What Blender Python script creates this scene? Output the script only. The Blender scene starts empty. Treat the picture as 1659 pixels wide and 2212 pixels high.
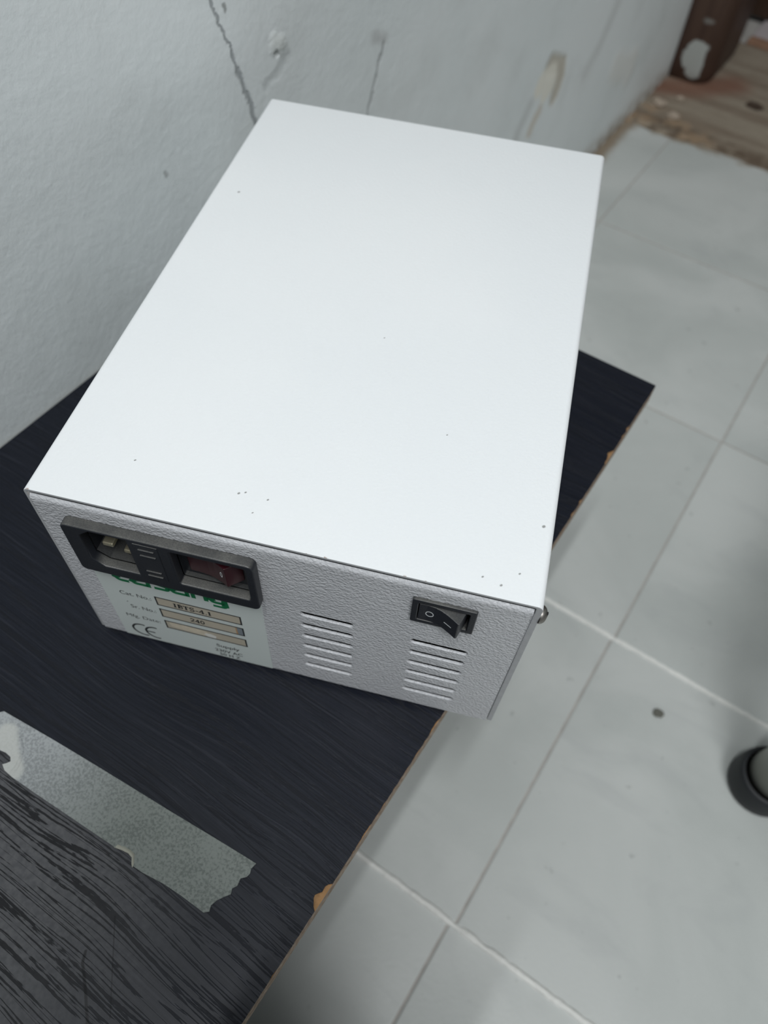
import bpy, bmesh, math, random
from mathutils import Vector, Matrix

# ------------------------------------------------------------------ camera, world, lights
SC = bpy.context.scene
COL = SC.collection
T = 0.25                                   # height of the table top above the floor

cam_data = bpy.data.cameras.new('camera')
cam = bpy.data.objects.new('camera', cam_data)
COL.objects.link(cam)
CAM_RIGHT = Vector((0.828987, 0.557561, 0.043656))
CAM_UP = Vector((-0.481528, 0.671877, 0.562772))
CAM_BACK = Vector((0.284448, -0.487553, 0.825459))
CAM_POS = Vector((0.170633, -0.060081, 0.558787))
m = Matrix.Identity(4)
for i in range(3):
    m[i][0], m[i][1], m[i][2], m[i][3] = CAM_RIGHT[i], CAM_UP[i], CAM_BACK[i], CAM_POS[i]
cam.matrix_world = m
cam_data.sensor_fit = 'VERTICAL'
cam_data.sensor_height = 36.0
cam_data.sensor_width = 27.0
cam_data.lens = 26.8431
cam_data.clip_start = 0.01
cam_data.dof.use_dof = True
cam_data.dof.focus_distance = 0.255
cam_data.dof.aperture_fstop = 10.5
SC.camera = cam

world = bpy.data.worlds.new('world')
SC.world = world
world.use_nodes = True
bg = world.node_tree.nodes['Background']
bg.inputs[0].default_value = (0.91, 0.97, 1.0, 1)
bg.inputs[1].default_value = 0.20

def area(name, loc, size_x, size_y, power, color, target=None):
    l = bpy.data.lights.new(name, 'AREA')
    l.shape = 'RECTANGLE'
    l.size, l.size_y, l.energy, l.color = size_x, size_y, power, color
    o = bpy.data.objects.new(name, l)
    COL.objects.link(o)
    o.location = loc
    d = (Vector(target) - Vector(loc)) if target else Vector((0, 0, -1))
    o.rotation_euler = d.to_track_quat('-Z', 'Y').to_euler()
    return o
area('tube_lamp', (0.245, -0.62, 2.55), 0.05, 0.6, 16, (0.96, 0.985, 1.0))
area('ceiling_lamp', (1.15, -0.70, 2.50), 0.8, 0.8, 30, (0.97, 0.985, 1.0), (0.1, 0.2, 0.25))

SC.view_settings.view_transform = 'Standard'
SC.view_settings.look = 'None'
SC.view_settings.gamma = 1
SC.view_settings.use_curve_mapping = False
SC.view_settings.exposure = 0.0

# ------------------------------------------------------------------ helpers
def link(name, me, mats, parent=None, smooth=False):
    o = bpy.data.objects.new(name, me)
    COL.objects.link(o)
    for mt in (mats if isinstance(mats, (list, tuple)) else [mats]):
        me.materials.append(mt)
    if smooth:
        for p in me.polygons:
            p.use_smooth = True
    if parent:
        o.parent = parent
    return o

def obj(name, bm, mats, parent=None, smooth=False):
    me = bpy.data.meshes.new(name)
    bmesh.ops.recalc_face_normals(bm, faces=bm.faces)
    bm.to_mesh(me)
    bm.free()
    return link(name, me, mats, parent, smooth)

def tag(o, label=None, cat=None, group=None, kind=None):
    if label: o['label'] = label
    if cat: o['category'] = cat
    if group: o['group'] = group
    if kind: o['kind'] = kind
    return o

def empty(name, loc, rz=0.0):
    o = bpy.data.objects.new(name, None)
    o.empty_display_size = 0.02
    COL.objects.link(o)
    o.location = loc
    o.rotation_euler = (0, 0, rz)
    return o

def box(bm, x0, x1, y0, y1, z0, z1, bev=0.0, seg=2):
    r = bmesh.ops.create_cube(bm, size=1.0)
    vs = r['verts']
    for v in vs:
        v.co = Vector(((x0 + x1) / 2 + v.co.x * (x1 - x0), (y0 + y1) / 2 + v.co.y * (y1 - y0), (z0 + z1) / 2 + v.co.z * (z1 - z0)))
    if bev > 0:
        es = list({e for v in vs for e in v.link_edges})
        bmesh.ops.bevel(bm, geom=es, offset=bev, segments=seg, profile=0.6, affect='EDGES')
    return vs

def cyl(bm, p0, p1, r0, r1=None, n=24, cap=True):
    r1 = r0 if r1 is None else r1
    p0, p1 = Vector(p0), Vector(p1)
    d = (p1 - p0).normalized()
    a = d.orthogonal().normalized()
    b = d.cross(a)
    R0 = [bm.verts.new(p0 + (a * math.cos(2 * math.pi * k / n) + b * math.sin(2 * math.pi * k / n)) * r0) for k in range(n)]
    R1 = [bm.verts.new(p1 + (a * math.cos(2 * math.pi * k / n) + b * math.sin(2 * math.pi * k / n)) * r1) for k in range(n)]
    for k in range(n):
        bm.faces.new((R0[k], R0[(k + 1) % n], R1[(k + 1) % n], R1[k]))
    if cap:
        bm.faces.new(R0[::-1]); bm.faces.new(R1)

def lathe(bm, c, axis, prof, n=28):
    """prof: list of (radius, height along axis)"""
    c, d = Vector(c), Vector(axis).normalized()
    a = d.orthogonal().normalized(); b = d.cross(a)
    rings = []
    for r, h in prof:
        if r < 1e-7:
            rings.append([bm.verts.new(c + d * h)])
        else:
            rings.append([bm.verts.new(c + d * h + (a * math.cos(2 * math.pi * k / n) + b * math.sin(2 * math.pi * k / n)) * r) for k in range(n)])
    for A, B in zip(rings, rings[1:]):
        for k in range(n):
            q = (k + 1) % n
            if len(A) == 1 and len(B) == 1: continue
            if len(A) == 1: bm.faces.new((A[0], B[q], B[k]))
            elif len(B) == 1: bm.faces.new((A[k], A[q], B[0]))
            else: bm.faces.new((A[k], A[q], B[q], B[k]))

def rrect(x0, x1, z0, z1, r, n=5):
    pts = []
    for cx, cz, a0 in ((x1 - r, z0 + r, -90), (x1 - r, z1 - r, 0), (x0 + r, z1 - r, 90), (x0 + r, z0 + r, 180)):
        for k in range(n + 1):
            a = math.radians(a0 + 90 * k / n)
            pts.append((cx + r * math.cos(a), cz + r * math.sin(a)))
    return pts

def curve_mesh(splines, thick, bev=0.0, res=2):
    """filled flat curve with holes -> mesh in its own units, thickness centred on z=0"""
    cu = bpy.data.curves.new('tmp', 'CURVE')
    cu.dimensions = '2D'
    cu.fill_mode = 'BOTH'
    for pts in splines:
        s = cu.splines.new('POLY')
        s.points.add(len(pts) - 1)
        for p, q in zip(s.points, pts):
            p.co = (q[0], q[1], 0, 1)
        s.use_cyclic_u = True
    cu.extrude = max(thick / 2 - bev, 0)
    cu.bevel_depth = bev
    cu.bevel_resolution = res
    cu.offset = -bev
    o = bpy.data.objects.new('tmp', cu)
    COL.objects.link(o)
    dg = bpy.context.evaluated_depsgraph_get()
    me = bpy.data.meshes.new_from_object(o.evaluated_get(dg))
    bpy.data.objects.remove(o)
    bpy.data.curves.remove(cu)
    return me

# box-local frame: millimetres on the front panel (x right, y into the box, z up from the cover's top edge)
ZB = 104.9
def L3(x, y, z):
    return Vector((x * 0.001, y * 0.001, (z + ZB) * 0.001))

def to_box(me, yc, flip=False):
    """curve-space (x, z, depth) millimetres -> box-local metres"""
    for v in me.vertices:
        x, z, d = v.co
        v.co = L3(x, yc + d, z)
    me.flip_normals()
    return me

def plate(name, splines, y0, y1, mat, parent, bev=0.0, smooth=False, res=2):
    me = to_box(curve_mesh(splines, y1 - y0, bev, res), (y0 + y1) / 2)
    return link(name, me, mat, parent, smooth)

def in_box(bm):
    for v in bm.verts:
        v.co = L3(*v.co)
    return bm

def flat_shape(name, pts, mat, parent, y0, y1):
    return plate(name, [pts], y0, y1, mat, parent)

def ribbon(pts, w, cap=True):
    """outline polygon of a stroke with mitred joints"""
    P = [Vector(p) for p in pts]
    Lft, Rgt = [], []
    for i, p in enumerate(P):
        d0 = (P[i] - P[i - 1]).normalized() if i > 0 else None
        d1 = (P[i + 1] - P[i]).normalized() if i < len(P) - 1 else None
        if d0 is None: d0 = d1
        if d1 is None: d1 = d0
        n0 = Vector((-d0.y, d0.x)); n1 = Vector((-d1.y, d1.x))
        n = (n0 + n1)
        n = n / max(n.length_squared / 2, 0.4)
        Lft.append(p + n * w / 2); Rgt.append(p - n * w / 2)
    return [tuple(v) for v in Lft] + [tuple(v) for v in reversed(Rgt)]

def strokes_mesh(strokes, depth):
    """list of (points, width): joined flat ribbons in curve space"""
    bm = bmesh.new()
    for pts, w in strokes:
        P = ribbon(pts, w)
        n = len(pts)
        f = [bm.verts.new((p[0], p[1], -depth / 2)) for p in P]
        g = [bm.verts.new((p[0], p[1], depth / 2)) for p in P]
        N = len(P)
        for i in range(n - 1):
            bm.faces.new((f[i], f[i + 1], f[N - 2 - i], f[N - 1 - i]))
            bm.faces.new((g[N - 1 - i], g[N - 2 - i], g[i + 1], g[i]))
        for i in range(N):
            j = (i + 1) % N
            bm.faces.new((f[j], f[i], g[i], g[j]))
    bmesh.ops.recalc_face_normals(bm, faces=bm.faces)
    me = bpy.data.meshes.new('strokes')
    bm.to_mesh(me); bm.free()
    return me

def text_mesh(s, x0, x1, z0, z1, depth, bold=0.0):
    """sans text fitted to a rectangle in curve space"""
    cu = bpy.data.curves.new('tmp', 'FONT')
    cu.body = s
    cu.size = 10
    cu.offset = bold
    o = bpy.data.objects.new('tmp', cu)
    COL.objects.link(o)
    dg = bpy.context.evaluated_depsgraph_get()
    me = bpy.data.meshes.new_from_object(o.evaluated_get(dg))
    bpy.data.objects.remove(o); bpy.data.curves.remove(cu)
    xs = [v.co.x for v in me.vertices]; ys = [v.co.y for v in me.vertices]
    ax, bx, ay, by = min(xs), max(xs), min(ys), max(ys)
    for v in me.vertices:
        v.co = Vector((x0 + (v.co.x - ax) / (bx - ax) * (x1 - x0), z0 + (v.co.y - ay) / (by - ay) * (z1 - z0), 0))
    return me

def arc(cx, cy, rx, ry, a0, a1, n=10):
    return [(cx + rx * math.cos(math.radians(a0 + (a1 - a0) * k / n)), cy + ry * math.sin(math.radians(a0 + (a1 - a0) * k / n))) for k in range(n + 1)]

# ------------------------------------------------------------------ materials
class NT:
    def __init__(self, name):
        self.m = bpy.data.materials.new(name)
        self.m.use_nodes = True
        self.t = self.m.node_tree
        self.b = self.t.nodes['Principled BSDF']
    def n(self, kind, **kw):
        nd = self.t.nodes.new(kind)
        for k, v in kw.items():
            setattr(nd, k, v)
        return nd
    def s(self, sock, val):
        if isinstance(val, bpy.types.NodeSocket):
            self.t.links.new(val, sock)
        else:
            sock.default_value = val
    def coords(self):
        return self.n('ShaderNodeTexCoord').outputs['Object']
    def scale(self, vec, sc, rot=(0, 0, 0), loc=(0, 0, 0)):
        mp = self.n('ShaderNodeMapping')
        self.s(mp.inputs['Vector'], vec)
        mp.inputs['Scale'].default_value = sc
        mp.inputs['Rotation'].default_value = rot
        mp.inputs['Location'].default_value = loc
        return mp.outputs[0]
    def noise(self, vec, scale, detail=2.0, rough=0.5, dist=0.0):
        nd = self.n('ShaderNodeTexNoise')
        self.s(nd.inputs['Vector'], vec)
        nd.inputs['Scale'].default_value = scale
        nd.inputs['Detail'].default_value = detail
        nd.inputs['Roughness'].default_value = rough
        nd.inputs['Distortion'].default_value = dist
        return nd.outputs['Fac']
    def noisec(self, vec, scale, detail=2.0):
        nd = self.n('ShaderNodeTexNoise')
        self.s(nd.inputs['Vector'], vec)
        nd.inputs['Scale'].default_value = scale
        nd.inputs['Detail'].default_value = detail
        return nd.outputs['Color']
    def rng(self, v, a, b, c=0.0, d=1.0, smooth=True):
        nd = self.n('ShaderNodeMapRange')
        nd.interpolation_type = 'SMOOTHSTEP' if smooth else 'LINEAR'
        self.s(nd.inputs[0], v)
        for i, q in enumerate((a, b, c, d)):
            nd.inputs[i + 1].default_value = q
        return nd.outputs[0]
    def math(self, op, a, b=0.0, clamp=False):
        nd = self.n('ShaderNodeMath', operation=op)
        nd.use_clamp = clamp
        self.s(nd.inputs[0], a); self.s(nd.inputs[1], b)
        return nd.outputs[0]
    def vm(self, op, a, b=None):
        nd = self.n('ShaderNodeVectorMath', operation=op)
        self.s(nd.inputs[0], a)
        if b is not None: self.s(nd.inputs[1], b)
        return nd
    def mix(self, f, a, b, blend='MIX'):
        nd = self.n('ShaderNodeMix')
        nd.data_type = 'RGBA'; nd.blend_type = blend
        self.s(nd.inputs[0], f)
        self.s(nd.inputs[6], a if isinstance(a, bpy.types.NodeSocket) else (*a, 1))
        self.s(nd.inputs[7], b if isinstance(b, bpy.types.NodeSocket) else (*b, 1))
        return nd.outputs[2]
    def bump(self, h, dist, strength=1.0, prev=None):
        nd = self.n('ShaderNodeBump')
        nd.inputs['Strength'].default_value = strength
        nd.inputs['Distance'].default_value = dist
        self.s(nd.inputs['Height'], h)
        if prev is not None: self.s(nd.inputs['Normal'], prev)
        return nd.outputs[0]
    def seg(self, p, a, b):
        """distance from p to the segment a-b"""
        a, b = Vector(a), Vector(b)
        ab = b - a
        pa = self.vm('SUBTRACT', p, tuple(a)).outputs[0]
        h = self.math('MULTIPLY', self.vm('DOT_PRODUCT', pa, tuple(ab)).outputs['Value'], 1.0 / ab.length_squared, clamp=True)
        sc = self.n('ShaderNodeVectorMath', operation='SCALE')
        sc.inputs[0].default_value = tuple(ab)
        self.s(sc.inputs['Scale'], h)
        return self.vm('LENGTH', self.vm('SUBTRACT', pa, sc.outputs[0]).outputs[0]).outputs['Value']
    def line(self, p, pts, w0, w1):
        """mask of a polyline: 1 within w0, fading to 0 at w1"""
        d = None
        for a, b in zip(pts, pts[1:]):
            q = self.seg(p, a, b)
            d = q if d is None else self.math('MINIMUM', d, q)
        return self.rng(d, w0, w1, 1.0, 0.0)
    def out(self, col=None, rough=None, normal=None, spec=None, metal=None):
        if col is not None: self.s(self.b.inputs['Base Color'], col if isinstance(col, bpy.types.NodeSocket) else (*col, 1))
        if rough is not None: self.s(self.b.inputs['Roughness'], rough)
        if normal is not None: self.s(self.b.inputs['Normal'], normal)
        if spec is not None: self.s(self.b.inputs['Specular IOR Level'], spec)
        if metal is not None: self.s(self.b.inputs['Metallic'], metal)
        return self.m

def simple(name, col, rough=0.5, metal=0.0, nscale=None, nbump=0.0, var=0.0, spec=None):
    t = NT(name)
    p = t.coords()
    c = col
    nrm = None
    if var:
        c = t.mix(t.noise(p, nscale or 200, 3), tuple(q * (1 - var) for q in col), tuple(min(q * (1 + var), 1) for q in col))
    if nbump:
        nrm = t.bump(t.noise(p, nscale, 2), nbump)
    return t.out(c, rough, nrm, spec, metal)

SPECKS = [(0.0676, 0.0162, 0.0005), (0.0696, 0.0171, 0.0004), (0.0775, 0.0162, 0.0004), (0.0744, 0.0101, 0.0003), (0.1662, 0.0295, 0.0007), (0.0119, 0.1726, 0.0007), (0.1287, 0.0589, 0.0003), (0.0963, 0.1, 0.0003), (0.1610, 0.0100, 0.0004), (0.1500, 0.0060, 0.0004), (0.1560, 0.0045, 0.0005), (0.0300, 0.0200, 0.0004)]
RUST = [(0.1014, 0.0001, 0.00045), (0.1266, 0.0, 0.0005), (0.0015, 0.0, 0.0007), (0.0950, 0.0, 0.00025), (0.1332, 0.0, 0.00025)]
def m_cover():
    t = NT('white_powder_coat'); p = t.coords()
    n1 = t.noise(p, 900, 2)
    base = t.mix(t.rng(t.noise(p, 9, 3), 0.3, 0.7), (0.80, 0.825, 0.835), (0.83, 0.85, 0.855))
    q = t.scale(p, (1, 1, 0))
    sp = None                                                           # a few tiny specks of dirt on the lid
    for x, y, r in SPECKS:
        k = t.line(q, [(x, y, 0), (x + 0.0002, y + 0.0002, 0)], r * 0.3, r)
        sp = k if sp is None else t.math('MAXIMUM', sp, k)
    c = t.mix(t.math('MULTIPLY', sp, 0.75), base, (0.12, 0.115, 0.105))
    rs = None
    jq = t.vm('ADD', q, t.vm('MULTIPLY', t.vm('SUBTRACT', t.noisec(p, 900, 2), (0.5, 0.5, 0.5)).outputs[0], (0.0009, 0.0009, 0)).outputs[0]).outputs[0]
    for x, y, r in RUST:
        k = t.line(jq, [(x, y, 0), (x + 0.0005, y, 0)], r * 0.2, r)
        rs = k if rs is None else t.math('MAXIMUM', rs, k)
    c = t.mix(t.math('MULTIPLY', rs, 0.75), c, (0.25, 0.15, 0.09))
    return t.out(c, 0.55, t.bump(n1, 0.00012), 0.35)

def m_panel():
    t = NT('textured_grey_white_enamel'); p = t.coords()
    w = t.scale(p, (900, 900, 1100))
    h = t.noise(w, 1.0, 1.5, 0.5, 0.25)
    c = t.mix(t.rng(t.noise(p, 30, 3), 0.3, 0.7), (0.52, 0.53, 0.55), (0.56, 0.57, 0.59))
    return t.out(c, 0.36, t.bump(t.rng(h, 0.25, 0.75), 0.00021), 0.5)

def m_black_plastic(name, col=(0.014, 0.016, 0.021), dust=0.3, rough=0.42):
    t = NT(name); p = t.coords()
    n = t.noise(p, 1500, 2)
    g = t.n('ShaderNodeNewGeometry')
    up = t.rng(t.vm('DOT_PRODUCT', g.outputs['Normal'], (0, 0, 1)).outputs['Value'], 0.45, 0.95)
    d = t.math('MULTIPLY', t.math('MULTIPLY', up, t.rng(t.noise(p, 2300, 3), 0.2, 0.85, 0.45, 1.0)), t.math('MULTIPLY', t.rng(t.noise(p, 120, 2), 0.3, 0.7, 0.55, 1.0), dust))   # dust settled on upward faces
    c = t.mix(d, col, (0.40, 0.39, 0.34))
    return t.out(c, rough, t.bump(n, 0.00006), 0.5)

def m_table():
    t = NT('black_woodgrain_laminate'); p = t.coords()
    warp = t.noisec(t.scale(p, (6, 14, 1)), 1.0, 2)
    wv = t.vm('MULTIPLY', t.vm('SUBTRACT', warp, (0.5, 0.5, 0.5)).outputs[0], (0.0, 0.02, 0)).outputs[0]
    q = t.vm('ADD', p, wv).outputs[0]
    s1 = t.noise(t.scale(q, (5, 230, 1)), 1.0, 1, 0.5)
    s2 = t.noise(t.scale(q, (30, 1500, 1), loc=(3.1, 7.7, 0)), 1.0, 2, 0.6)
    s3 = t.noise(t.scale(q, (240, 1100, 1), loc=(1.3, 2.2, 0)), 1.0, 2)
    s4 = t.noise(t.scale(q, (9, 400, 1), loc=(9.3, 1.2, 0)), 1.0, 1)
    w = t.math('ADD', t.math('MULTIPLY', t.math('SUBTRACT', s2, 0.5), 0.06), t.math('MULTIPLY', t.math('SUBTRACT', s3, 0.5), 0.055))
    def streak(n, lev, wd):
        return t.rng(t.math('ADD', t.math('ABSOLUTE', t.math('SUBTRACT', n, lev)), w), wd * 0.7, wd * 1.25, 1.0, 0.0)
    pore = t.math('MAXIMUM', t.math('MAXIMUM', streak(s1, 0.47, 0.015), streak(s1, 0.58, 0.013)), streak(s4, 0.52, 0.014))
    xy = t.n('ShaderNodeSeparateXYZ'); t.s(xy.inputs[0], p)
    worn_lit = t.math('MULTIPLY', t.rng(xy.outputs[1], -0.052, -0.068, 0.0, 1.0), t.rng(xy.outputs[0], 0.128, 0.050, 0.0, 1.0))   # wear below the tape, plus the brighter light there painted in
    base = t.mix(t.rng(s2, 0.35, 0.7), (0.0062, 0.0080, 0.0135), (0.0120, 0.0140, 0.0215))
    lite = t.rng(t.noise(t.scale(q, (22, 1100, 1), loc=(5.0, 3.0, 0)), 1.0, 2), 0.60, 0.68)  # glints on the grain ridges, painted as paler lines
    base = t.mix(t.math('MULTIPLY', lite, 0.5), base, (0.026, 0.028, 0.037))
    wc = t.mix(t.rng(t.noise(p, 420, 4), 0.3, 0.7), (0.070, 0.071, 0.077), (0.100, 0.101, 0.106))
    base = t.mix(worn_lit, base, wc)
    c = t.mix(t.math('MULTIPLY', pore, t.math('ADD', 0.35, t.math('MULTIPLY', worn_lit, 0.55))), base, (0.0030, 0.0035, 0.005))
    pp = t.scale(p, (1, 1, 0))
    scr = t.line(pp, [(0.0829, -0.091, 0), (0.0845, -0.094, 0), (0.0905, -0.0985, 0), (0.1021, -0.1083, 0)], 0.0002, 0.0008)
    scr2 = t.line(pp, [(0.0835, -0.0777, 0), (0.1039, -0.1003, 0)], 0.0001, 0.0004)
    c = t.mix(t.math('MULTIPLY', t.math('MAXIMUM', scr, t.math('MULTIPLY', scr2, 0.6)), 0.8), c, (0.004, 0.004, 0.005))
    rough = t.math('ADD', 0.36, t.math('MULTIPLY', pore, 0.25))
    h = t.math('SUBTRACT', t.math('MULTIPLY', s2, 0.25), t.math('MULTIPLY', pore, 0.8))
    h = t.math('MULTIPLY', h, t.math('ADD', 0.4, t.math('MULTIPLY', worn_lit, 0.6)))
    return t.out(c, rough, t.bump(h, 0.00014), 0.24)

def m_chipboard():
    t = NT('raw_chipboard_edge'); p = t.coords()
    c = t.mix(t.rng(t.noise(p, 420, 3), 0.35, 0.7), (0.25, 0.185, 0.135), (0.42, 0.35, 0.285))
    return t.out(c, 0.9, t.bump(t.noise(p, 600, 3), 0.0004), 0.2)

def m_tape():
    t = NT('aged_masking_tape'); p = t.coords()
    f = t.noise(p, 950, 3, 0.6)
    g = t.noise(p, 60, 3)
    k = t.math('ADD', t.math('MULTIPLY', f, 0.7), t.math('MULTIPLY', g, 0.3))
    x = t.n('ShaderNodeSeparateXYZ'); t.s(x.inputs[0], p)
    white = t.rng(x.outputs[0], 0.005, 0.070, 1.0, 0.0)                  # adhesive whitened towards the torn-up end, with brighter light painted in
    dark = t.mix(white, (0.125, 0.14, 0.13), (0.25, 0.265, 0.27))
    lite = t.mix(white, (0.19, 0.21, 0.195), (0.36, 0.38, 0.385))
    c = t.mix(t.rng(k, 0.40, 0.57), dark, lite)
    cream = t.line(t.scale(p, (1, 1, 0)), [(0.0015, -0.055, 0), (0.008, -0.060, 0), (0.0145, -0.0635, 0)], 0.003, 0.0055)
    c = t.mix(t.math('MULTIPLY', cream, 0.75), c, (0.50, 0.51, 0.48))
    return t.out(c, 0.75, t.bump(f, 0.00018), 0.25)

def m_wall():
    t = NT('old_painted_plaster'); p0 = t.coords()
    jit = t.vm('MULTIPLY', t.vm('SUBTRACT', t.noisec(p0, 170, 3), (0.5, 0.5, 0.5)).outputs[0], (0.0, 0.006, 0.006)).outputs[0]
    p = t.scale(t.vm('ADD', p0, jit).outputs[0], (0, 1, 1))
    z = T
    W = lambda y, h: (0, y, z + h)
    c = t.mix(t.rng(t.noise(p0, 5, 4), 0.3, 0.7), (0.735, 0.785, 0.785), (0.785, 0.825, 0.825))
    dirt = t.rng(t.noise(p0, 16, 5, 0.6), 0.45, 0.75)
    c = t.mix(t.math('MULTIPLY', dirt, 0.22), c, (0.47, 0.49, 0.47))
    cr1 = t.line(p, [W(.229, .153), W(.2328, .1435), W(.2383, .1296), W(.2423, .1196), W(.2466, .1068)], 0.0001, 0.0014)
    cr2 = t.line(p, [W(.2466, .1068), W(.2504, .0959), W(.2530, .0867), W(.2575, .072)], 0.0004, 0.0026)
    c = t.mix(t.math('MULTIPLY', t.math('MAXIMUM', cr1, cr2), 0.62), c, (0.16, 0.18, 0.19))
    sc = t.line(p, [W(.386, .072), W(.3765, .051), W(.366, .026)], 0.0004, 0.0022)
    c = t.mix(t.math('MULTIPLY', sc, 0.5), c, (0.28, 0.29, 0.29))
    bl = t.line(p, [W(.374, .0785), W(.386, .0735)], 0.001, 0.007)
    c = t.mix(t.math('MULTIPLY', bl, 0.4), c, (0.36, 0.35, 0.34))
    dt = t.line(p, [W(.2416, .139), W(.2420, .1355)], 0.0004, 0.0012)
    dt2 = t.line(p, [W(.184, .0790), W(.1845, .0776)], 0.0006, 0.0022)
    c = t.mix(t.math('MULTIPLY', t.math('MAXIMUM', dt, t.math('MULTIPLY', dt2, 0.7)), 0.7), c, (0.2, 0.21, 0.2))
    pale = t.line(p, [W(.2785, .1085), W(.2815, .1065)], 0.001, 0.0075)
    c = t.mix(t.math('MULTIPLY', pale, 0.6), c, (0.74, 0.77, 0.74))
    # flaked patches lower on the wall
    f1b = t.line(p, [W(.6874, -.0536), W(.7160, -.0656), W(.7214, -.0798), W(.7160, -.0941)], 0.006, 0.014)
    c = t.mix(t.math('MULTIPLY', f1b, 0.6), c, (0.42, 0.34, 0.22))
    f1 = t.line(p, [W(.6720, -.0680), W(.6800, -.0650), W(.6950, -.0660), W(.7000, -.0760), W(.6900, -.0800)], 0.008, 0.015)
    c = t.mix(t.math('MULTIPLY', f1, 0.9), c, (0.80, 0.78, 0.69))
    f2 = t.line(p, [W(.6828, -.0971), W(.6717, -.1067), W(.6693, -.1130)], 0.003, 0.010)
    c = t.mix(t.math('MULTIPLY', f2, 0.55), c, (0.55, 0.46, 0.34))
    f4 = t.line(p, [W(.6560, -.0800), W(.6400, -.0980), W(.6330, -.1120)], 0.003, 0.012)
    c = t.mix(t.math('MULTIPLY', f4, 0.4), c, (0.42, 0.43, 0.42))
    f3 = t.line(p, [W(.9000, -.1330), W(.9285, -.1480), W(.9626, -.1525), W(.9645, -.1644)], 0.008, 0.026)
    c = t.mix(t.math('MULTIPLY', f3, 0.6), c, (0.76, 0.76, 0.72))
    f5 = t.line(p, [W(.8454, -.0503), W(.8236, -.0798), W(.7951, -.1007)], 0.003, 0.016)
    c = t.mix(t.math('MULTIPLY', f5, 0.35), c, (0.47, 0.48, 0.47))
    x = t.n('ShaderNodeSeparateXYZ'); t.s(x.inputs[0], p0)
    low = t.math('MULTIPLY', t.rng(x.outputs[2], 0.0, 0.035, 1.0, 0.0), t.rng(t.noise(p0, 60, 3), 0.3, 0.6))
    c = t.mix(t.math('MULTIPLY', low, 0.75), c, (0.28, 0.22, 0.15))
    h = t.math('ADD', t.math('MULTIPLY', t.noise(p0, 70, 3, 0.55), 0.8), t.math('MULTIPLY', t.noise(p0, 260, 4, 0.6), 0.5))
    h2 = t.math('SUBTRACT', t.math('MULTIPLY', pale, 1.0), t.math('MULTIPLY', t.line(p, [W(.2785, .1035), W(.2795, .1020)], 0.0004, 0.0022), 1.6))
    dent = t.line(p, [W(.268, .090), W(.2765, .0925), W(.288, .0985)], 0.0001, 0.0048)
    h2 = t.math('SUBTRACT', h2, t.math('MULTIPLY', dent, 0.35))
    c = t.mix(t.math('MULTIPLY', dent, 0.28), c, (0.33, 0.35, 0.35))  # soft shadow of the dent painted into the colour
    h2 = t.math('SUBTRACT', h2, t.math('MULTIPLY', t.math('MAXIMUM', t.math('MAXIMUM', cr1, cr2), sc), 0.7))
    h2 = t.math('ADD', t.math('SUBTRACT', h2, f1b), f3)
    b = t.bump(h, 0.0010, 0.5)
    b = t.bump(h2, 0.0014, 0.7, b)
    return t.out(c, 0.6, b, 0.3)

def m_tile():
    t = NT('grey_marble_tile')
    g = t.n('ShaderNodeNewGeometry'); p = g.outputs['Position']
    oi = t.n('ShaderNodeObjectInfo').outputs['Random']
    off = t.n('ShaderNodeCombineXYZ'); t.s(off.inputs[0], t.math('MULTIPLY', oi, 7.0)); t.s(off.inputs[1], t.math('MULTIPLY', oi, 3.0))
    q = t.vm('ADD', p, off.outputs[0]).outputs[0]
    n = t.noise(q, 7, 5, 0.55, 0.6)
    v = t.noise(t.scale(q, (9, 22, 1), rot=(0, 0, 0.5)), 1.0, 4, 0.6, 0.8)
    c = t.mix(t.rng(n, 0.32, 0.68), (0.465, 0.49, 0.47), (0.545, 0.565, 0.545))
    c = t.mix(t.math('MULTIPLY', t.rng(v, 0.52, 0.72), 0.35), c, (0.40, 0.42, 0.415))
    sp = t.rng(t.noise(q, 95, 2), 0.69, 0.76)
    c = t.mix(t.math('MULTIPLY', sp, 0.35), c, (0.22, 0.23, 0.225))
    xy = t.n('ShaderNodeSeparateXYZ'); t.s(xy.inputs[0], t.vm('ADD', p, t.vm('MULTIPLY', t.vm('SUBTRACT', t.noisec(p, 40, 3), (0.5, 0.5, 0.5)).outputs[0], (0.02, 0.05, 0)).outputs[0]).outputs[0])
    wd = t.math('MULTIPLY', t.rng(xy.outputs[0], -0.110, -0.094, 1.0, 0.0), t.rng(xy.outputs[1], 0.45, 0.85))   # grime gathered along the wall
    fd = t.math('MULTIPLY', t.rng(xy.outputs[1], 1.012, 1.024), 0.8)
    c = t.mix(t.math('MULTIPLY', t.math('MAXIMUM', wd, fd), 0.85), c, (0.23, 0.165, 0.10))
    b = t.bump(t.noise(p, 330, 3), 0.0002, 0.7)
    return t.out(c, 0.30, b, 0.45)

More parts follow.
